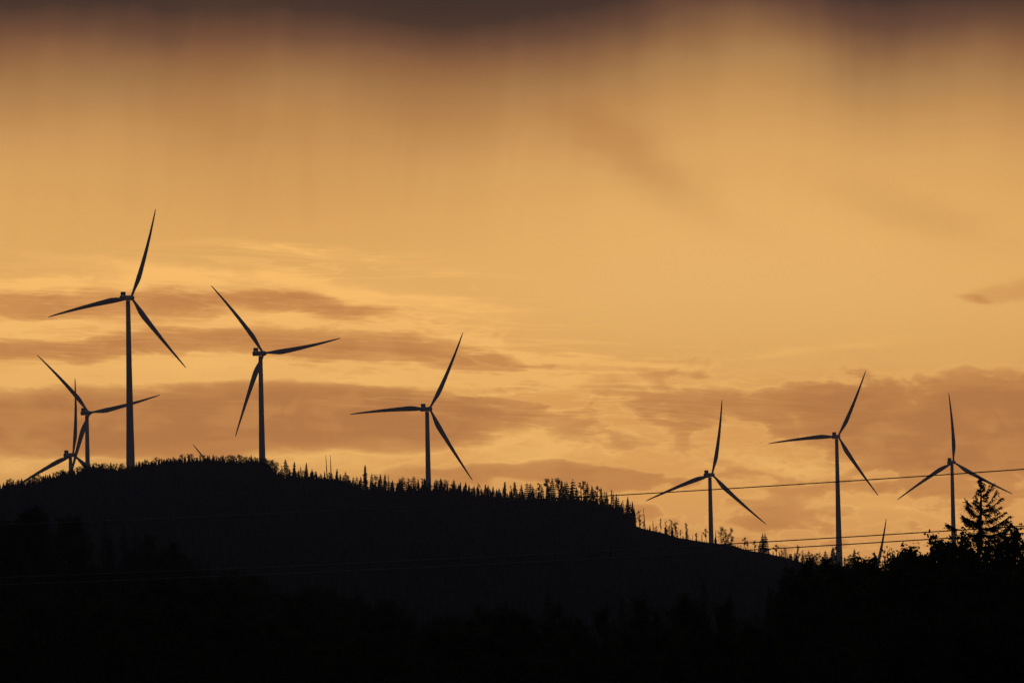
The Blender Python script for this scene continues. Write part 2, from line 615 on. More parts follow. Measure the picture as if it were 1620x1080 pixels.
nc = MB()
sec = []
for x, hw, z0, z1, ch in [(-11.6, 1.6, -1.5, 1.6, .5), (-10.9, 2.0, -1.9, 1.9, .6), (-2.0, 2.1, -2.0, 1.95, .6), (2.6, 2.05, -2.0, 1.95, .7), (4.0, 1.6, -1.6, 1.6, .9)]:
    sec.append([(x, -hw + ch, z0), (x, hw - ch, z0), (x, hw, z0 + ch), (x, hw, z1 - ch), (x, hw - ch, z1), (x, -hw + ch, z1), (x, -hw, z1 - ch), (x, -hw, z0 + ch)])
nc.rings(sec)
ME_NAC = nc.mesh('nacelle', [M_PAINT])
co = MB()
co.box((-8.4, 0, 3.45), (0.8, 1.95, 1.45), 0, .15)
co.box((-8.4, -1.4, 2.1), (0.9, 0.25, 0.5), 0)
co.box((-8.4, 1.4, 2.1), (0.9, 0.25, 0.5), 0)
ME_COOL = co.mesh('cooler', [M_COOLER])
mast = MB()
mast.tube([(-8.6, 0.9, 2.0), (-8.6, 0.9, 5.9)], 0.07, 5)
ME_MAST = mast.mesh('wind_sensor', [M_COOLER])
hb = MB()
rs = []
for x, r in [(3.8, 1.75), (4.3, 2.05), (7.2, 2.1), (8.2, 1.8), (8.9, 1.15), (9.3, 0.35)]:
    rs.append([(x, r * math.cos(2 * math.pi * j / 20), r * math.sin(2 * math.pi * j / 20)) for j in range(20)])
hb.rings(rs)
ME_HUB = hb.mesh('hub', [M_PAINT], True)
HUB_X = 6.0

# blade along +Z from the hub centre; chord along +Y (trailing edge at +Y, which is clockwise seen from behind), prebend +X
bl = MB()
rs = []
ST = [(1.2, 1.75, .5, 1.0), (3.0, 1.75, .5, 1.0), (6.0, 2.0, .47, .85), (10.0, 3.0, .38, .55), (14.0, 3.75, .33, .40), (17.5, 4.0, .31, .32),
      (22.0, 3.75, .31, .27), (28.0, 3.25, .31, .24), (36.0, 2.7, .31, .21), (45.0, 2.15, .31, .19), (55.0, 1.6, .31, .18), (64.0, 1.15, .32, .17),
      (70.0, .85, .33, .17), (73.5, .55, .36, .18), (75.0, .14, .4, .3)]
for r, ch, le, th in ST:
    tw_a = R(14.0) * max(0.0, 1 - r / 60.0) ** 1.4 + R(2.0)
    sweep = 0.9 * math.sin(math.pi * min(1, r / BLADE)) ** 1.0 * (1 if r > 6 else r / 6)
    pre = -3.0 * (r / BLADE) ** 2.0      # bent downwind under load
    ch *= 1.10 + 0.25 * r / BLADE
    ring = []
    for j in range(18):
        a = 2 * math.pi * j / 18
        cy_ = (1 - math.cos(a)) / 2                 # 0 leading .. 1 trailing
        if th > .8:
            tt = math.sin(a) * ch * th * 0.5
        else:
            blend = max(0.0, min(1.0, (th - .25) / .6))
            foil = (1.2 * math.sqrt(max(cy_, 0)) * (1 - cy_) * 1.45)
            tt = (1 if a < math.pi else -0.7) * ch * th * 0.5 * (abs(math.sin(a)) * blend + foil * (1 - blend))
        yy = (cy_ - le) * ch
        # twist: the leading edge turns towards the wind (+X)
        X_ = tt * math.cos(tw_a) - yy * math.sin(tw_a)
        Y_ = yy * math.cos(tw_a) + tt * math.sin(tw_a)
        ring.append((X_ + pre, Y_ + sweep, r))
    rs.append(ring)
bl.rings(rs)
ME_BLADE = bl.mesh('blade', [M_PAINT], True)

for i, (lab, hx, hy, rp, yaw, ang) in enumerate(TB):
    ang += 1.5
    ax, ay, az = ANCH[i]
    # the rotor centre (not the tower) is at the measured pixel: step the tower back along the axis
    yaw += math.degrees(math.atan2(ax, ay))
    axis_v = Vector((math.sin(R(yaw)), math.cos(R(yaw)), 0))
    base = Vector((ax, ay, az)) - axis_v * HUB_X
    root = empty('wind_turbine', base)
    tag(root, lab, 'wind turbine', 'white wind turbines on and behind the wooded ridge')
    t_ = obj('tower', ME_TOWER, root)
    for me_ in ME_FLANGE:
        obj('flange', me_, t_)
    yawm = Matrix.Rotation(R(90.0 - yaw), 4, 'Z')        # +X of the mesh -> axis_v
    tilt = Matrix.Rotation(R(-3.0), 4, 'Y')
    top = Matrix.Translation((0, 0, HUB_H)) @ yawm @ tilt
    n_ = obj('nacelle', ME_NAC, root)
    n_.matrix_local = top
    obj('cooler', ME_COOL, n_)
    obj('wind_sensor', ME_MAST, n_)
    h_ = obj('hub', ME_HUB, root)
    h_.matrix_local = top
    for k in range(3):
        b_ = obj('blade', ME_BLADE, root)
        # seen from behind (looking along +X) a positive turn about +X is clockwise
        b_.matrix_local = top @ Matrix.Translation((HUB_X, 0, 0)) @ Matrix.Rotation(R(ang + 120.0 * k), 4, 'X') @ Matrix.Scale(-1, 4, (0, 1, 0))


# ------------------------------------------------------------------ far tree meshes (unit height)
def far_conifer(seed, w=0.16, tiers=13, bare=0.04, jag=0.35, lean=0.0):
    rn = random.Random(seed)
    w *= 1.3
    tr, cr = MB(), MB()
    tr.tube([(0, 0, -0.06), (lean * .3, 0, .5), (lean, 0, 0.985)], [0.016, 0.011, 0.003], 5)
    for k in range(tiers):
        f = k / (tiers - 1)
        z = bare + (0.97 - bare) * f
        r0 = w * (1 - f) ** 0.72 * (1 - 0.3 * max(0, .25 - f) / .25) + 0.022
        n = 9 if f < .8 else 7
        for j in range(n):
            a = 2 * math.pi * (j + rn.random() * .8) / n + k
            r = r0 * rn.uniform(1 - jag, 1 + jag)
            c, s = math.cos(a), math.sin(a)
            dz_ = rn.uniform(-0.035, 0.01) * (1.1 - f)
            hw = r * rn.uniform(.35, .6)
            hx_ = lean * z
            cr.face([(hx_, 0, z + 0.05), (hx_ + c * r * .6 - s * hw, s * r * .6 + c * hw, z - .012), (hx_ + c * r, s * r, z + dz_),
                     (hx_ + c * r * .6 + s * hw, s * r * .6 - c * hw, z - .012)])
            cr.face([(hx_, 0, z + 0.045), (hx_ + c * r * .9, s * r * .9, z + dz_), (hx_ + c * r * .5, s * r * .5, z - .045)])
    cr.face([(-.006 + lean, 0, .93), (.006 + lean, 0, .93), (lean, 0, 1.0)])
    return tr.mesh('trunk', [M_BARK]), cr.mesh('crown', [M_FAR])


def far_pine(seed, w=0.2, bare=0.4, n=110, clumps=7, leafs=None):
    rn = random.Random(seed)
    n = int(n * 2.6)
    tr, cr = MB(), MB()
    bend = rn.uniform(-.05, .05)
    tr.tube([(0, 0, -.06), (bend, 0, .5), (0, 0, .95)], [.026, .02, .006], 5)
    for c in range(clumps):
        z = bare + (0.95 - bare) * (c + .5) / clumps
        a = rn.uniform(0, 6.283)
        fr = math.sin(math.pi * min(1, max(.1, (z - bare) / (1.02 - bare)) ** .8))
        d = w * fr * rn.uniform(.25, .95)
        cx, cy = d * math.cos(a), d * math.sin(a)
        tr.tube([(0, 0, z - .07), (cx, cy, z)], [.006, .003], 4)
        cs = w * rn.uniform(.25, .42)
        for _ in range(n // clumps):
            p = Vector((rn.gauss(cx, cs * .62), rn.gauss(cy, cs * .62), rn.gauss(z, cs * .48)))
            p.z = min(p.z, 1.0)
            u = Vector((rn.uniform(-1, 1), rn.uniform(-1, 1), rn.uniform(-1, 1))).normalized() * rn.uniform(.018, .036)
            v = Vector((rn.uniform(-1, 1), rn.uniform(-1, 1), rn.uniform(-1, 1))).normalized() * rn.uniform(.014, .028)
            cr.face([p - u, p + v, p + u, p - v])
    return tr.mesh('trunk', [M_BARK]), cr.mesh('crown', [leafs or M_FAR])


def far_snag(seed, twigs=16):
    rn = random.Random(seed)
    tr, cr = MB(), MB()
    tr.tube([(0, 0, -.06), (.006, 0, .5), (0, 0, 1.0)], [.03, .022, .009], 5)
    for k in range(twigs):
        z = rn.uniform(.15, .97)
        a = rn.uniform(0, 6.283)
        r = rn.uniform(.02, .055) * (1.25 - z)
        c, s = math.cos(a), math.sin(a)
        cr.tube([(0, 0, z), (c * r, s * r, z + rn.uniform(-.03, .015))], [.006, .003], 4)
        if rn.random() < .6:
            cr.face([(c * r * .3, s * r * .3, z), (c * r * 1.2, s * r * 1.2, z - .02), (c * r, s * r, z - .05)])
    return tr.mesh('trunk', [M_DEAD]), cr.mesh('crown', [M_DEAD])


def top_of(me, q=0.995):
    zs = sorted(v.co.z for v in me.vertices)
    return zs[int((len(zs) - 1) * q)]


KINDS = {
    'spruce': ('spruce_tree', 'spruce tree', [far_conifer(s, w, t) for s, w, t in ((1, .17, 13), (2, .22, 11), (3, .15, 14), (4, .26, 10), (5, .185, 15), (6, .24, 9), (7, .2, 12))]),
    'slim': ('spruce_tree', 'spruce tree', [far_conifer(s, .085, 15, .08, .5, l) for s, l in ((11, .0), (12, .03), (13, -.02))]),
    'pine': ('pine_tree', 'pine tree', [far_pine(s, w, b, 120, c) for s, w, b, c in ((21, .2, .42, 7), (22, .24, .5, 6), (23, .17, .3, 9))]),
    'round': ('broadleaf_tree', 'tree', [far_pine(s, w, b, 260, c) for s, w, b, c in ((31, .34, .12, 13), (32, .30, .08, 12), (33, .38, .15, 14))]),
    'airy': ('pine_tree', 'pine tree', [far_pine(s, w, b, 64, c) for s, w, b, c in ((41, .15, .25, 9), (42, .2, .35, 8), (43, .13, .2, 10))]),
    'snag': ('dead_tree', 'dead tree', [far_snag(s, n) for s, n in ((51, 22), (52, 18), (53, 9))]),
}


def plant_tree(kind, px, top, dist, label, group, wid=1.0, variant=None, sink=0.0, rn=random):
    name, cat, meshes = KINDS[kind]
    x = (px - CX) * dist / F
    z0 = ground(x, dist) - sink
    h = (HY - top) * dist / F - z0
    if h < 1.0:
        h = 1.0
    tr, cr = meshes[rn.randrange(len(meshes)) if variant is None else variant]
    h /= max(top_of(tr, 1.0), top_of(cr, .99))
    root = empty(name, (x, dist, z0))
    root.rotation_euler = (rn.gauss(0, .025), rn.gauss(0, .035), rn.uniform(0, 6.283))
    root.scale = (h * wid, h * wid, h)
    tag(root, label, cat, group)
    obj('trunk', tr, root)
    obj('crown', cr, root)
    return root


# ------------------------------------------------------------------ trees along the ridge
rt = random.Random(99)


def stretch(px):
    for lim, a, b in [(130, 'low dark tree on the sinking ridge end under the two smallest turbines', 'low trees under the small turbines'),
                      (215, 'low dark tree on the ridge close to the base of the tallest tower', 'low trees at the tallest tower'),
                      (400, 'low dark tree roughening the flat ridge top between the two tallest towers', 'low trees between the two tallest towers'),
                      (520, 'low dark tree filling the row before the two bare trunks', 'low trees before the bare trunks'),
                      (672, 'low dark tree filling the ridge row before the lone turbine', 'low trees before the lone turbine'),
                      (790, 'low dark tree filling the ridge row below the hanging blade of the lone turbine', 'low trees past the lone turbine'),
                      (2000, 'low dark tree filling the spiky row towards the steep forest edge', 'low trees of the spiky row')]:
        if px < lim:
            return a, b


SPECIAL = {
    (517, 720): 'tall bare trunk on the ridge, of the two the one nearer the ridge wood',
    (523.5, 720): 'tall bare trunk on the ridge, of the two the one nearer the lone turbine',
    (577, 735): 'tallest slender spruce on the ridge between the bare trunks and the lone turbine',
    (453, 726): 'broad-based spruce standing just past the end of the ridge top wood',
    (907, 757): 'tallest dense spruce on the ridge above the steep forest edge',
    (1020, 803): 'thin dead trunk standing alone beside the steep forest edge',
    (1011, 806): 'airy pine between the steep forest edge and the thin dead trunk',
    (1086, 827): 'small round-topped pine on the cleared slope with a bare thin stem',
    (1205, 843): 'upper spruce of the close pair where the middle wire meets the slope',
    (1211, 843): 'lower spruce of the close pair where the middle wire meets the slope',
    (1140, 833): 'bushy pine on the cleared slope, nearest of three to the turbine tower',
    (1261, 862): 'thin pine with a tiny round top touching the lowest wire',
    (1350, 868): 'pointed spruce standing clear beside the long wire-crossed tower',
}
HAND = [
    # px, top row, kind, width factor
    (299, 719, 'spruce', 1.0), (317, 726, 'spruce', 1), (331, 721, 'spruce', 1.1), (352, 720, 'spruce', 1.1), (366, 719, 'spruce', 1.3), (377, 719, 'round', 1),
    (388, 722, 'round', 1), (398, 719, 'slim', 1.1), (404, 725, 'spruce', 1), (421, 725, 'round', 1.1), (431, 727, 'round', 1.2), (436, 731, 'round', 1.0), (414, 728, 'round', 1.1),
    (446, 736, 'airy', 1), (453, 726, 'spruce', 1.25), (464, 730, 'slim', 1.2), (458, 742, 'spruce', 1.2), (476, 738, 'spruce', .9), (471, 746, 'pine', 1), (484, 731, 'slim', 1.1), (493, 742, 'slim', 1),
    (499, 744, 'spruce', 1.2), (506, 748, 'snag', 1.4), (517, 720, 'snag', .8), (523.5, 720, 'snag', .8), (521, 749, 'spruce', 1), (526, 748, 'spruce', 1), (532, 741, 'slim', 1.2), (537, 749, 'spruce', 1.2),
    (546, 745, 'spruce', 1.1), (559, 753, 'spruce', .9), (552, 757, 'spruce', 1), (564, 753, 'spruce', 1), (570, 753, 'spruce', .9), (577, 735, 'slim', 1.15), (587, 748, 'spruce', .8), (594, 751, 'round', 1.0),
    (602, 749, 'spruce', .9), (608, 749, 'spruce', .9), (614, 751, 'snag', 1.3), (620, 760, 'spruce', 1.2), (629, 762, 'spruce', 1), (636, 753, 'spruce', 1.6), (634, 757, 'round', .9), (646, 757, 'pine', 1.2), (654, 752, 'spruce', 1.2),
    (662, 757, 'slim', 1.3), (668, 757, 'pine', 1.2), (672, 757, 'spruce', .9), (690, 759, 'round', 1), (697, 756, 'spruce', 1.4), (703, 759, 'round', 1.1), (708, 764, 'round', .9), (718, 758, 'spruce', 1.2), (725, 766, 'spruce', 1),
    (733, 769, 'spruce', 1.2), (741, 776, 'spruce', 1.1), (749, 767, 'spruce', 1.0), (758, 764, 'airy', 1), (767, 765, 'spruce', 1), (771, 766, 'spruce', 1), (780, 768, 'spruce', 1), (787, 777, 'spruce', 1), (790, 774, 'round', .7), (797, 761, 'slim', 1.35),
    (807, 768, 'airy', 1), (803, 779, 'spruce', 1), (815, 761, 'spruce', .95), (824, 766, 'spruce', .95), (835, 762, 'spruce', .95), (839, 763, 'spruce', .9), (843, 768, 'spruce', .9), (852, 764, 'pine', 1.1), (848, 772, 'spruce', 1), (857, 768, 'spruce', .9),
    (864, 757, 'pine', 1.1), (866, 762, 'spruce', .9), (873, 756, 'spruce', .95), (884, 756, 'pine', 1.0), (888, 759, 'spruce', .9), (893, 762, 'spruce', .9), (897, 761, 'spruce', .9), (907, 757, 'spruce', 1.1), (904, 764, 'spruce', .9), (912, 770, 'spruce', .9), (919, 763, 'airy', 1.2),
    (923, 761, 'pine', .9), (928, 762, 'spruce', .8), (935, 767, 'spruce', .95), (938, 772, 'spruce', .9), (945, 769, 'pine', 1), (951, 770, 'spruce', .8), (956, 776, 'spruce', .8), (960, 777, 'spruce', .8), (966, 775, 'airy', 1), (970, 779, 'spruce', .7), (975, 780, 'spruce', .7),
    (979, 785, 'spruce', .65), (986, 789, 'spruce', .6), (993, 785, 'slim', 1), (997, 794, 'spruce', .6), (1000, 793, 'slim', 1.1), (1002, 801, 'spruce', .6), (1004, 808, 'spruce', .6), (990, 795, 'spruce', .7), (983, 794, 'spruce', .8), (995, 800, 'spruce', .8),
    (1011, 806, 'airy', 1.1), (1013, 822, 'pine', 1), (1018, 824, 'pine', .9), (1020, 803, 'snag', .9), (1028, 830, 'spruce', 1), (1033, 823, 'snag', 1.6), (1038, 832, 'round', .8), (1045, 820, 'pine', .55), (1053, 824, 'airy', .9), (1052, 834, 'spruce', 1),
    (1061, 822, 'airy', 1.1), (1067, 826, 'pine', 1.1), (1059, 832, 'round', .8), (1071, 838, 'round', .9), (1076, 838, 'pine', .9), (1080, 847, 'round', .8), (1086, 827, 'pine', .75), (1087, 841, 'spruce', 1.3), (1101, 843, 'pine', 1.2), (1110, 841, 'snag', 1.5), (1095, 846, 'snag', 1.3),
    (1117, 836, 'pine', .9), (1132, 838, 'snag', 1.6), (1140, 833, 'round', .75), (1149, 837, 'round', .55), (1156, 835, 'round', .6), (1152, 846, 'pine', .9), (1163, 861, 'spruce', 1), (1167, 859, 'snag', 1), (1176, 850, 'pine', 1.2), (1183, 857, 'pine', 1), (1172, 862, 'round', .8), (1193, 855, 'pine', 1.0),
    (1205, 843, 'spruce', .95), (1211, 843, 'spruce', .95), (1201, 858, 'spruce', 1.1), (1208, 856, 'spruce', 1.1), (1215, 866, 'spruce', .8), (1228, 861, 'pine', 1.3), (1223, 871, 'spruce', 1), (1236, 870, 'round', 1), (1232, 872, 'pine', 1), (1249, 875, 'spruce', .9), (1246, 879, 'spruce', .9), (1254, 880, 'spruce', 1),
    (1261, 862, 'pine', .55), (1261, 878, 'spruce', 1.1), (1268, 880, 'round', .8), (1270, 869, 'airy', .8), (1280, 870, 'spruce', 1.1), (1286, 876, 'spruce', 1), (1291, 875, 'pine', 1), (1296, 873, 'airy', 1.3), (1305, 870, 'spruce', 1.25), (1301, 878, 'spruce', 1), (1311, 880, 'spruce', 1), (1317, 864, 'spruce', 1.1), (1322, 864, 'pine', .9),
    (1336, 881, 'airy', 1), (1343, 878, 'pine', 1.2), (1350, 868, 'spruce', 1.15), (1356, 884, 'spruce', 1), (1362, 882, 'spruce', 1), (1370, 889, 'round', .8), (1379, 883, 'round', 1.1), (1375, 890, 'spruce', 1), (1328, 884, 'spruce', 1.1), (1389, 893, 'spruce', 1), (1396, 893, 'round', 1), (1408, 896, 'spruce', 1),
]
ORD = ('first second third fourth fifth sixth seventh eighth ninth tenth eleventh twelfth thirteenth fourteenth fifteenth sixteenth seventeenth eighteenth '
       'nineteenth twentieth').split()
ORD += ['twenty-' + w for w in ORD[:9]] + ['thirtieth'] + ['thirty-' + w for w in ORD[:9]]
NOUN = {'spruce': 'spruce', 'slim': 'slender spruce', 'pine': 'bushy pine', 'round': 'round-headed tree', 'airy': 'thin airy pine', 'snag': 'bare dead stem'}
AREA = [   # limit column, phrase the ordinals count along, group
    (400, 'in the ridge top wood, counted from the tallest tower', 'ridge trees between the two tallest towers'),
    (520, 'counted from the ridge top wood towards the two bare trunks', 'ridge trees up to the bare trunks'),
    (672, 'counted from the two bare trunks to the lone turbine', 'ridge trees before the lone turbine'),
    (790, 'just past the lone turbine, counted away from its tower', 'ridge trees past the lone turbine'),
    (905, 'in the spiky row, counted towards the steep forest edge', 'ridge trees in the spiky row'),
    (1006, 'counted down the steep forest edge below the upper wire', 'trees at the steep forest edge'),
    (1120, 'on the cleared slope, counted from the forest edge to the turbine', 'thin trees on the upper cleared slope'),
    (1240, 'on the cleared slope, counted from turbine to close spruces', 'trees on the lower cleared slope'),
    (2000, 'at the slope foot by the wire-crossed tower, counted downhill', 'trees at the foot of the slope')]
count = {}
for px, top, kind, wid in sorted(HAND):
    ai = next(k for k, a in enumerate(AREA) if px < a[0])
    if (px, top) in SPECIAL:
        lab = SPECIAL[(px, top)]
    else:
        q = count[(ai, kind)] = count.get((ai, kind), -1) + 1
        lab = ORD[q] + ' ' + NOUN[kind] + ' ' + AREA[ai][1]
    d_ = CREST_Y + rt.uniform(-14, 4) - (6 if px > 1006 else 0)
    plant_tree(kind, *level(px, top), d_, lab, AREA[ai][2], wid, rn=rt, sink=0.6)
# small filler trees that roughen the even wood of the ridge top
px = 2.0
nfill = 0
while px < 1000:
    g = lerp_table(GL, px)
    if px < 230:
        hh = rt.uniform(8, 14)
    elif px < 440:
        hh = rt.uniform(7, 13.5)
    else:
        hh = rt.uniform(8, 16)
    if not 192 < px < 213:
        lab, grp = stretch(px)
        plant_tree(rt.choice(['spruce', 'spruce', 'round', 'round', 'pine']), px, g - hh, CREST_Y + rt.uniform(-16, 0), lab, grp, rt.uniform(1.0, 1.7), rn=rt, sink=.4)
        nfill += 1
    px += rt.uniform(3.4, 6.0) if px < 440 else rt.uniform(9, 14)
px = 1236.0
while px < 1425:
    plant_tree(rt.choice(['spruce', 'spruce', 'pine', 'round']), px, lerp_table(GL, px) - rt.uniform(8, 17), CREST_Y + rt.uniform(-30, 0),
               'low dark tree filling the wood at the slope foot around the long wire-crossed tower', 'low trees at the foot of the slope', rt.uniform(1.0, 1.4), rn=rt, sink=.4)
    px += rt.uniform(5, 8.5)


# ------------------------------------------------------------------ forest covering the hill face: one mass
fm = MB()
rf = random.Random(5)


def cone_tree(mb, x, y, z, h, rn):
    w = h * rn.uniform(.15, .24)
    for f0, f1, ww in ((0.05, .5, 1.0), (.3, .75, .72), (.58, 1.0, .42)):
        n = 5
        a0 = rn.uniform(0, 6.28)
        for j in range(n):
            a = a0 + 2 * math.pi * j / n
            b = a0 + 2 * math.pi * (j + 1) / n
            ra, rb = w * ww * rn.uniform(.7, 1.25), w * ww * rn.uniform(.7, 1.25)
            mb.face([(x, y, z + h * f1), (x + ra * math.cos(a), y + ra * math.sin(a), z + h * f0), (x + rb * math.cos(b), y + rb * math.sin(b), z + h * (f0 + .05))])


for _ in range(7500):
    y = 2300 + (CREST_Y - 14 - 2300) * (rf.random() ** 0.75)
    half = 0.098 * y
    x = rf.uniform(-half, half)
    pxx = CX + x * F / y
    dz_ = CREST_Y - y
    if pxx > 985 and dz_ < 420:
        if rf.random() < .9 or dz_ < 160:
            continue
    h = rf.uniform(7, 13)
    if dz_ < 120 and pxx < 440:
        h = rf.uniform(5, 8)
    if pxx > 850 and pxx < 1004 and dz_ < 80:
        h = rf.uniform(7, 10)
    cone_tree(fm, x, y, ground(x, y) - .5, h, rf)
for _ in range(1500):
    pxx = rf.uniform(-40, 1000)
    y = CREST_Y + rf.uniform(-14, 8)
    x = (pxx - CX) * y / F
    cone_tree(fm, x, y, ground(x, y) - .4, rf.uniform(2.0, 4.5), rf)
for _ in range(650):
    pxx = rf.uniform(1000, 1420)
    y = CREST_Y + rf.uniform(-120, 4)
    x = (pxx - CX) * y / F
    cone_tree(fm, x, y, ground(x, y) - .3, rf.uniform(.8, 2.6) * (1.5 if pxx > 1240 else 1), rf)
fo = obj('forest', fm.mesh('forest', [M_FAR]))
fo['kind'] = 'stuff'
fo['label'] = 'dark conifer forest covering the face of the hill'


# ------------------------------------------------------------------ nearer trees
def leaf_tree(seed, H=9.0, spread=2.4, stems=3, leaf=0.19, shoots=1.0, nleaf=8000):
    """many-stemmed broadleaf tree: trunk and limbs, twigs, leaf faces"""
    rn = random.Random(seed)
    tr, cr = MB(), MB()
    tips = []
    for s in range(stems):
        a = rn.uniform(0, 6.283)
        top = Vector((math.cos(a) * spread * rn.uniform(.15, .55), math.sin(a) * spread * rn.uniform(.15, .55), H * rn.uniform(.78, .96)))
        base_ = Vector((math.cos(a) * .15, math.sin(a) * .15, -.4))
        pts = []
        for k in range(7):
            f = k / 6
            p = base_.lerp(top, f) + Vector((rn.uniform(-.12, .12), rn.uniform(-.12, .12), 0)) * (1 if 0 < k < 6 else 0)
            pts.append(p)
        tr.tube(pts, [.13 * (1 - .85 * k / 6) for k in range(7)], 6)
        for k in range(15):
            f = rn.uniform(.12, .98)
            p = base_.lerp(top, f)
            b = rn.uniform(0, 6.283)
            env = math.sin(math.pi * min(1.0, max(.08, f * .92 + .05))) ** .6
            L = spread * env * rn.uniform(.45, 1.0)
            e = p + Vector((math.cos(b) * L, math.sin(b) * L, L * rn.uniform(.25, .9)))
            mid_ = p.lerp(e, .5) + Vector((0, 0, -.08 * L))
            tr.tube([p, mid_, e], [.04, .025, .01], 4)
            for q in range(5):
                g = rn.uniform(.3, 1.0)
                pp = p.lerp(e, g)
                ee = pp + Vector((rn.gauss(0, .35), rn.gauss(0, .35), rn.uniform(.1, .85) * shoots))
                cr.tube([pp, ee], [.012, .006], 3, 1, False)
                tips.append((pp, ee))
        # leading shoots
        for q in range(4):
            ee = top + Vector((rn.gauss(0, .3), rn.gauss(0, .3), rn.uniform(.2, .8) * shoots))
            cr.tube([top - Vector((0, 0, .3)), ee], [.014, .006], 3, 1, False)
            tips.append((top - Vector((0, 0, .3)), ee))
    for _ in range(nleaf):
        a, b = rn.choice(tips)
        f = rn.random() ** .7
        p = a.lerp(b, f * 1.05) + Vector((rn.gauss(0, .10), rn.gauss(0, .10), rn.gauss(0, .08)))
        u = Vector((rn.uniform(-1, 1), rn.uniform(-1, 1), rn.uniform(-.9, .7))).normalized()
        v = u.cross(Vector((rn.uniform(-1, 1), rn.uniform(-1, 1), rn.uniform(-1, 1)))).normalized()
        l = leaf * rn.uniform(.6, 1.25)
        w = l * rn.uniform(.3, .48)
        cr.face([p, p + u * l * .5 + v * w, p + u * l, p + u * l * .5 - v * w])
    return tr.mesh('trunk', [M_BARK]), cr.mesh('crown', [M_LEAF, M_BARK])


def near_conifer(seed, H=10.0, w=1.7, tiers=34, bare=.6):
    rn = random.Random(seed)
    tr, cr = MB(), MB()
    tr.tube([(0, 0, -.5), (.05, 0, H * .5), (0, 0, H * .99)], [.15, .09, .015], 7)
    for k in range(tiers):
        f = k / (tiers - 1)
        z = bare + (H * .97 - bare) * f
        L0 = w * (1 - f) ** .85 + .10
        for j in range(6 if f < .85 else 4):
            a = rn.uniform(0, 6.283)
            L = L0 * rn.uniform(.55, 1.2)
            c, s = math.cos(a), math.sin(a)
            dr = L * rn.uniform(-.25, .25) * (1 - f) + L * .3 * f
            pts = [Vector((0, 0, z)), Vector((c * L * .5, s * L * .5, z + dr * .3 - .05 * L)), Vector((c * L, s * L, z + dr + .03 * L))]
            cr.tube(pts, [.022, .014, .006], 3, 1, False)
            ns = max(4, int(L * 9))
            for q in range(ns):
                g = .18 + .82 * (q + rn.random()) / ns
                p = pts[0].lerp(pts[1], g * 2) if g < .5 else pts[1].lerp(pts[2], g * 2 - 1)
                side_ = rn.choice((-1, 1))
                ll = rn.uniform(.14, .36) * (1.15 - .4 * g)
                u = Vector((c * .6 - s * side_ * .8, s * .6 + c * side_ * .8, rn.uniform(-.9, .15))).normalized() * ll
                v = Vector((rn.uniform(-1, 1), rn.uniform(-1, 1), rn.uniform(-.6, .6))).normalized() * .055
                cr.face([p - v, p + u * .6 - v * .8, p + u, p + u * .6 + v * .8, p + v])
    for _ in range(20):
        z = H * rn.uniform(.93, 1.0)
        a = rn.uniform(0, 6.283)
        cr.face([(0, 0, z - .1), (.07 * math.cos(a), .07 * math.sin(a), z + .06), (.03 * math.cos(a + 1), .03 * math.sin(a + 1), z - .08)])
    return tr.mesh('trunk', [M_BARK]), cr.mesh('crown', [M_NEEDLE, M_BARK])


LEAFY = [(leaf_tree(61, 9, 2.5, 4), 9.0), (leaf_tree(62, 8, 2.2, 5, .21), 8.0), (leaf_tree(63, 9.5, 2.1, 3, .18, 1.3), 9.5), (leaf_tree(64, 7, 2.4, 5, .2, .8), 7.0)]
CONES = [(near_conifer(71), 10.0), (near_conifer(72, 10, 1.35, 36), 10.0), (near_conifer(73, 10, 2.0, 30), 10.0)]
TOPS = {c.name: (top_of(t, 1.0) if h_ == 10.0 else 0.0, top_of(c, .999 if h_ == 10.0 else .985)) for (t, c), h_ in LEAFY + CONES}
rl = random.Random(31)


def place(kind, px, top, dist, label, group=None, wid=1.0, v=None, raw=False):
    if not raw:
        px, top = level(px, top)
    lib, name, cat = (LEAFY, 'broadleaf_tree', 'tree') if kind == 'leaf' else (CONES, 'spruce_tree', 'spruce tree')
    (tr, cr), H = lib[rl.randrange(len(lib)) if v is None else v]
    x = (px - CX) * dist / F
    z0 = ground(x, dist)
    h = (HY - top) * dist / F - z0
    s = h / max(TOPS[cr.name])
    root = empty(name, (x, dist, z0))
    root.rotation_euler = (rl.uniform(-.02, .02), rl.uniform(-.02, .02), rl.uniform(0, 6.283))
    root.scale = (s * wid, s * wid, s)
    tag(root, label, cat, group)
    obj('trunk', tr, root)
    obj('crown', cr, root)
    return root


# leafy wood under the big spruce (about 350 m away): skyline trees first
SKY_LEAF = [
    (1404, 884, 352, 'small leafy tree with upright shoots beside the leaning half-hidden blade', .55),
    (1421, 888, 349, 'low leafy tree in the dip between the leaning blade and the bushier wood', .6),
    (1437, 886, 355, 'leafy tree with spiky shoots where the wood begins to rise towards the spruce', .65),
    (1456, 878, 347, 'leafy tree on the rising edge of the wood before the tower beside the spruce', .95),
    (1478, 869, 352, 'bushy leafy tree just before the tower that stands beside the spruce', 1.0),
    (1497, 857, 345, 'leafy tree with tall twigs directly below the tower beside the spruce', .7),
    (1521, 876, 356, 'leafy tree filling the gap between the tower and the big spruce', .75),
    (1541, 884, 343, 'dense leafy tree in front of the foot of the big spruce', .8),
    (1569, 882, 358, 'leafy tree under the lowest boughs of the big spruce', .8),
    (1590, 873, 349, 'leafy tree past the spruce with sky glinting through its twigs', .75),
    (1613, 850, 346, 'leafy tree past the spruce whose top twig reaches the lowest wire', .75),
    (1642, 858, 352, 'leafy tree cut by the edge of the picture beside the lowest wire', .9),
]
for px, top, dist, lab, wid in SKY_LEAF:
    place('leaf', px, top, dist, lab, 'leafy trees of the wood below the big spruce', wid)
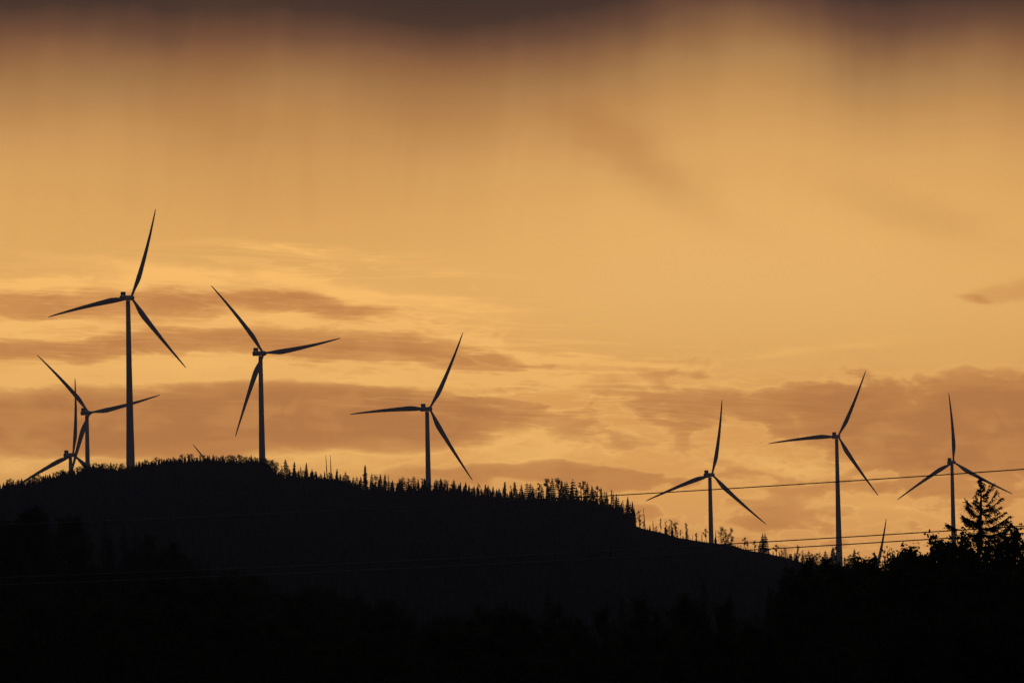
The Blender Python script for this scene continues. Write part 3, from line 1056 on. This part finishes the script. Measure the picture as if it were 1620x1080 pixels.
for px in range(1385, 1660, 17):
    for top0, dist in ((915, 338), (968, 318)):
        p = px + rl.uniform(-7, 7)
        place('leaf', p, max(top0, 905 - (p - 1400) * .12) + rl.uniform(-12, 14), dist + rl.uniform(-7, 7), 'black leafy tree deep in the unlit wood below the big spruce',
              'unlit trees low in the wood below the spruce', rl.uniform(.8, 1.1))

# dark trees between the wood and the middle, seen against the hill
MIDT = [
    ('cone', 1243, 893, 480, 'dark pointed spruce against the hill below the two lower wires, tallest of its clump', .8),
    ('cone', 1216, 930, 470, 'dark spruce at the edge of the gap that shows the hill', .9),
    ('leaf', 1268, 900, 470, 'dark round-crowned tree beside the pointed spruce below the lower wires', .9),
    ('cone', 1298, 892, 490, 'dark spruce whose top just meets the foot of the slope', .9),
    ('leaf', 1322, 893, 440, 'dark leafy tree straight below the long wire-crossed tower', .9),
    ('leaf', 1352, 896, 430, 'dark leafy tree between the long tower and the leaning blade', .9),
    ('leaf', 1376, 893, 400, 'dark leafy tree in front of the leaning half-hidden blade', .7),
    ('cone', 1112, 917, 520, 'dark spruce peak below the slope turbine, tallest of the middle trees', .9),
    ('leaf', 1080, 951, 500, 'dark broad tree beside the middle spruce peak below the cleared slope', 1.0),
    ('leaf', 1148, 952, 500, 'dark broad tree at the gap past the middle spruce peak', .9),
    ('cone', 982, 943, 540, 'dark spruce top below the steep forest edge', .9),
    ('leaf', 1022, 950, 520, 'dark broad tree between two dark spruce tops below the steep forest edge', 1.0),
    ('leaf', 955, 962, 520, 'dark tree at the gap beside the spruce top below the forest edge', .8),
    ('cone', 869, 938, 560, 'dark double-peaked spruce standing highest in the middle of the black wood', 1.0),
    ('leaf', 885, 962, 540, 'dark round tree hugging the double-peaked spruce', .9),
    ('cone', 799, 946, 560, 'dark spruce top beside the round trees in the middle of the black wood', .9),
    ('leaf', 772, 966, 540, 'dark round tree next to the spruce top in the middle of the black wood', 1.0),
    ('leaf', 826, 972, 540, 'dark tree in the saddle between two spruce tops of the black wood', 1.0),
    ('leaf', 735, 985, 540, 'dark tree where the black wood sinks to show the hill', 1.0),
    ('leaf', 1185, 1000, 480, 'dark low tree at the bottom of the gap that shows the hill', 1.0),
    ('leaf', 920, 985, 520, 'dark low tree in the notch beside the double-peaked spruce', .9),
]
for kind, px, top, dist, lab, wid in MIDT:
    place(kind, px, top, dist, lab, 'dark trees seen against the hill', wid)
for px in range(690, 1400, 24):
    for top0, dist in ((1000, 440), (1040, 380)):
        p = px + rl.uniform(-9, 9)
        up = 45 if p > 1215 else 0
        place(rl.choice(('leaf', 'leaf', 'cone')), p, top0 - up * (1 if top0 == 1000 else .6) + rl.uniform(-12, 12), dist + rl.uniform(-12, 12),
              'black tree of the unlit wood along the bottom middle', 'unlit trees along the bottom middle', rl.uniform(.9, 1.25))

# lower left: black wood at some 700 m, olive wood on the knoll at some 1700 m
for px in range(-20, 720, 25):
    for top0, dist in ((925, 720), (965, 560), (1015, 430)):
        p = px + rl.uniform(-9, 9)
        sl = max(0.0, (p - 330) * .16)
        tp = min(top0 + sl * (1 if top0 < 1000 else .3), 1045)
        place(rl.choice(('leaf', 'leaf', 'cone')), p, tp + rl.uniform(-14, 14), dist + rl.uniform(-25, 25),
              'black tree in the unlit wood of the dim corner under the smallest turbines' if p < 360 else 'black tree in the unlit wood sinking below the ridge top wood',
              'unlit trees in the dim corner' if p < 360 else 'unlit trees below the ridge top wood', rl.uniform(.85, 1.2))
for k in range(110):
    y = rl.uniform(980, 1300)
    p = rl.uniform(-30, 640)
    x = (p - CX) * y / F
    g = HY - ground(x, y) * F / y
    hpx = rl.uniform(7, 11.5) * F / y
    place(rl.choice(('leaf', 'leaf', 'cone', 'cone')), p, g - hpx, y, 'dim olive tree on the wooded knoll between the upper and lower wires', 'trees on the knoll between the wires', rl.uniform(.9, 1.3), raw=True)


# ------------------------------------------------------------------ the big spruce
SPD = 350.0
sb = at(1546, 905, SPD)
sb.z = ground(sb.x, SPD)
spruce = empty('spruce_tree', sb)
tag(spruce, 'big open-crowned spruce rising highest above the leafy wood, crossed by the two lower wires', 'spruce tree')
rs_ = random.Random(17)


def sp_loc(px, py, dy=0.0):
    return at(px, py, SPD) + Vector((0, dy, 0)) - sb


tr = MB()
tp = [Vector((0, 0, -.4)), sp_loc(1546, 930), sp_loc(1547, 890), sp_loc(1550, 850), sp_loc(1552, 800), sp_loc(1552, 775), sp_loc(1551.5, 756)]
tr.tube(tp, [.19, .16, .145, .115, .07, .04, .012], 9)
obj('trunk', tr.mesh('trunk', [M_BARK], True), spruce)


def trunk_at(py):
    z = at(1550, py, SPD).z - sb.z
    for a, b in zip(tp, tp[1:]):
        if a.z <= z <= b.z:
            return a.lerp(b, (z - a.z) / (b.z - a.z))
    return tp[-1].copy()


def branch(start, tip, sag=.0, dens=1.0, first=.15, droop=.5, rn=rs_, size=1.0):
    mb = MB()
    L = (tip - start).length
    pts = []
    n = 8
    for k in range(n + 1):
        f = k / n
        p = start.lerp(tip, f)
        p.z -= sag * math.sin(math.pi * f ** .8) * L
        p += Vector((rn.gauss(0, .012), rn.gauss(0, .012), rn.gauss(0, .012))) * (1 if 0 < k < n else 0)
        pts.append(p)
    ph = [rn.uniform(0, 6.28) for _ in range(2)]
    mb.tube(pts, [.026 * (1 - .8 * k / n) * min(1.4, .6 + L * .35) for k in range(n + 1)], 4, 1)
    d0 = (tip - start).normalized()
    sidev = Vector((-d0.y, d0.x, 0))
    if sidev.length < .05:
        sidev = Vector((1, 0, 0))
    sidev.normalize()
    ns = int(L * 35 * dens) + 8
    for q in range(ns):
        f = first + (1 - first) * (q + rn.random()) / ns
        k = min(n - 1, int(f * n))
        p = pts[k].lerp(pts[k + 1], f * n - k)
        clump = .5 + .5 * math.sin(f * L * 7.5 + ph[0])
        if L > .6 and clump < .22 and rn.random() < .6 and f < .9:
            continue
        s = rn.choice((-1, 1))
        tl = rn.uniform(.14, .46) * size * (.7 + .6 * clump) * (1.15 - .55 * f) * min(1.2, .55 + L * .35)
        u = (d0 * rn.uniform(.3, .8) + sidev * s * rn.uniform(.2, .9) + Vector((0, 0, -droop * rn.uniform(.1, 1.5) + .25 * (f > .85)))).normalized()
        e = p + u * tl
        # needle sprays: short blades all round the twig
        m = max(3, int(tl * 22))
        for j in range(m):
            g = (j + rn.random()) / m
            c = p.lerp(e, g)
            v = (u * rn.uniform(.4, 1.0) + Vector((rn.uniform(-1, 1), rn.uniform(-1, 1), rn.uniform(-1, .6))) * .8).normalized() * rn.uniform(.07, .15) * size
            w = Vector((rn.uniform(-1, 1), rn.uniform(-1, 1), rn.uniform(-1, 1))).normalized() * .036
            mb.face([c - w, c + v, c + w])
            mb.face([c - w.cross(u) * .9, c + v * .9, c + w.cross(u) * .9])
    # upturned leader
    for j in range(8):
        c = pts[-1] - d0 * .12 * j / 8
        v = (d0 + Vector((rn.uniform(-.5, .5), rn.uniform(-.5, .5), rn.uniform(0, .7)))).normalized() * .1
        w = Vector((rn.uniform(-1, 1), rn.uniform(-1, 1), 0)) * .02
        mb.face([c - w, c + v, c + w])
    obj('branch', mb.mesh('branch', [M_NEEDLE, M_BARK]), spruce)


# boughs that show in outline: trunk row, tip pixel, depth offset, sag, density, first needle, droop
BOUGH = [
    (785, 1570, 765, .3, .22, 1.1, .1, .35), (783, 1564, 768, -.2, .2, 1.1, .1, .3), (797, 1576, 778, -.3, .22, 1.2, .2, .5), (806, 1585, 789, .2, .20, 1.5, .1, .55), (812, 1580, 803, -.4, .15, 1.4, .1, .6),
    (822, 1581, 811, .4, .10, 1.2, .1, .5), (830, 1588, 812, -.2, .10, 1.5, .15, .6), (836, 1598, 816, .3, .08, 1.7, .15, .75), (838, 1592, 826, -.5, .08, 1.4, .2, .8), (846, 1598, 828, .1, .10, 1.5, .25, .9),
    (852, 1595, 838, -.3, .06, 1.5, .2, .85), (858, 1590, 848, .4, .05, 1.3, .2, .8), (866, 1585, 856, -.3, .04, 1.3, .2, .8), (872, 1594, 862, .3, .05, 1.0, .3, .7),
    (800, 1543, 787, .2, .12, 1.2, .2, .5), (806, 1541, 794, -.3, .10, 1.4, .2, .6), (815, 1530, 793, .2, -.02, 1.5, .5, .9), (817, 1531, 803, -.2, -.02, 1.4, .5, 1.0), (822, 1536, 806, .4, -.02, 1.0, .45, .8),
    (838, 1521, 817, .1, -.08, 1.6, .52, 1.1), (840, 1525, 824, -.3, -.08, 1.5, .5, 1.2), (834, 1532, 820, .4, -.04, 1.2, .4, .9), (846, 1533, 828, -.5, -.03, .9, .5, .8),
    (852, 1500, 832, .0, -.05, .75, .82, .7), (850, 1508, 836, .3, -.06, .45, .86, .9), (856, 1522, 850, -.3, -.02, .8, .5, .5), (866, 1525, 851, .3, .0, .7, .5, .5), (872, 1518, 856, -.2, .02, .5, .6, .4), (880, 1520, 872, .2, .0, .5, .5, .5),
]
for row, tx, ty, dep, sag, dens, first, droop in BOUGH:
    branch(trunk_at(row + rs_.uniform(-2, 2)), sp_loc(tx + rs_.uniform(-2, 2), ty + rs_.uniform(-2.5, 2.5), dep), sag * rs_.uniform(.2, 1.6), dens * rs_.uniform(.75, 1.15), first, droop * rs_.uniform(.8, 1.5))
# boughs turned towards and away from us, dense near the top
for k in range(27):
    row = 759 + 112 * (k / 27.0) ** 1.15
    a = rs_.uniform(0, 6.283)
    if k > 13:
        a = rs_.choice((math.pi / 2, -math.pi / 2)) + rs_.uniform(-.6, .6)
    L = .10 + .0125 * (row - 757) * rs_.uniform(.75, 1.2)
    if row < 800:
        L = min(L, .12 + .011 * (row - 757))
    s_ = trunk_at(row)
    t_ = s_ + Vector((math.cos(a) * L, math.sin(a) * L, L * rs_.uniform(-.05, .5)))
    branch(s_, t_, .1, 1.3, .05, .5, size=.8 if row < 800 else 1.0)
for k in range(10):
    a = rs_.uniform(0, 6.283)
    s_ = trunk_at(759 + k * 2.2)
    branch(s_, s_ + Vector((math.cos(a) * (.1 + .012 * k), math.sin(a) * (.1 + .012 * k), .14)), .05, 1.2, .0, .2, size=.6)

# ------------------------------------------------------------------ power lines
WIRES = [
    ('highest of the three thin wires, crossing the sky well above the other two', (830.0, -.0382, -9.9e-6), .042),
    ('middle of the three thin wires, the upper one of the close pair', (913.0, -.0352, -9.2e-6), .042),
    ('lowest of the three thin wires, the lower one of the close pair', (924.5, -.0352, -9.2e-6), .042),
]
for lab, (a0, b0, c0), rad in WIRES:
    mb = MB()
    pts = []
    for k in range(61):
        px = -500 + 2700.0 * k / 60
        # the span runs obliquely: farther away to the left; straight in plan
        xr, yr, xl, yl = (1620 - CX) * 395 / F, 395.0, (0 - CX) * 610 / F, 610.0
        row = a0 + b0 * px + c0 * px * px
        lx, ly = level(px, row)
        u = (lx - CX) / F
        # intersection of the sight column with the plan line of the span
        dxl, dyl = xl - xr, yl - yr
        s = (xr - u * yr) / (u * dyl - dxl)
        y = yr + s * dyl
        pts.append(Vector((u * y, y, (HY - ly) * y / F)))
    mb.tube(pts, rad, 6)
    o = obj('power_line', mb.mesh('power_line', [M_WIRE], True))
    tag(o, lab, 'power line', 'power lines across the view')

# ------------------------------------------------------------------ thin evening haze
HAZE = True
if HAZE:
    hz = MB()
    hz.box((0, 4110, 120), (9200, 4590, 260))
    ho = obj('haze', hz.mesh('haze', []))
    ho['kind'] = 'stuff'
    hm = bpy.data.materials.new('haze_air')
    hm.use_nodes = True
    nt = hm.node_tree
    nt.nodes.clear()
    out = nt.nodes.new('ShaderNodeOutputMaterial')
    pv = nt.nodes.new('ShaderNodeVolumePrincipled')
    pv.inputs['Color'].default_value = (0.37, 0.52, 1.0, 1)
    pv.inputs['Density'].default_value = 0.000049
    pv.inputs['Anisotropy'].default_value = 0.42
    nt.links.new(pv.outputs[0], out.inputs['Volume'])
    ho.data.materials.append(hm)
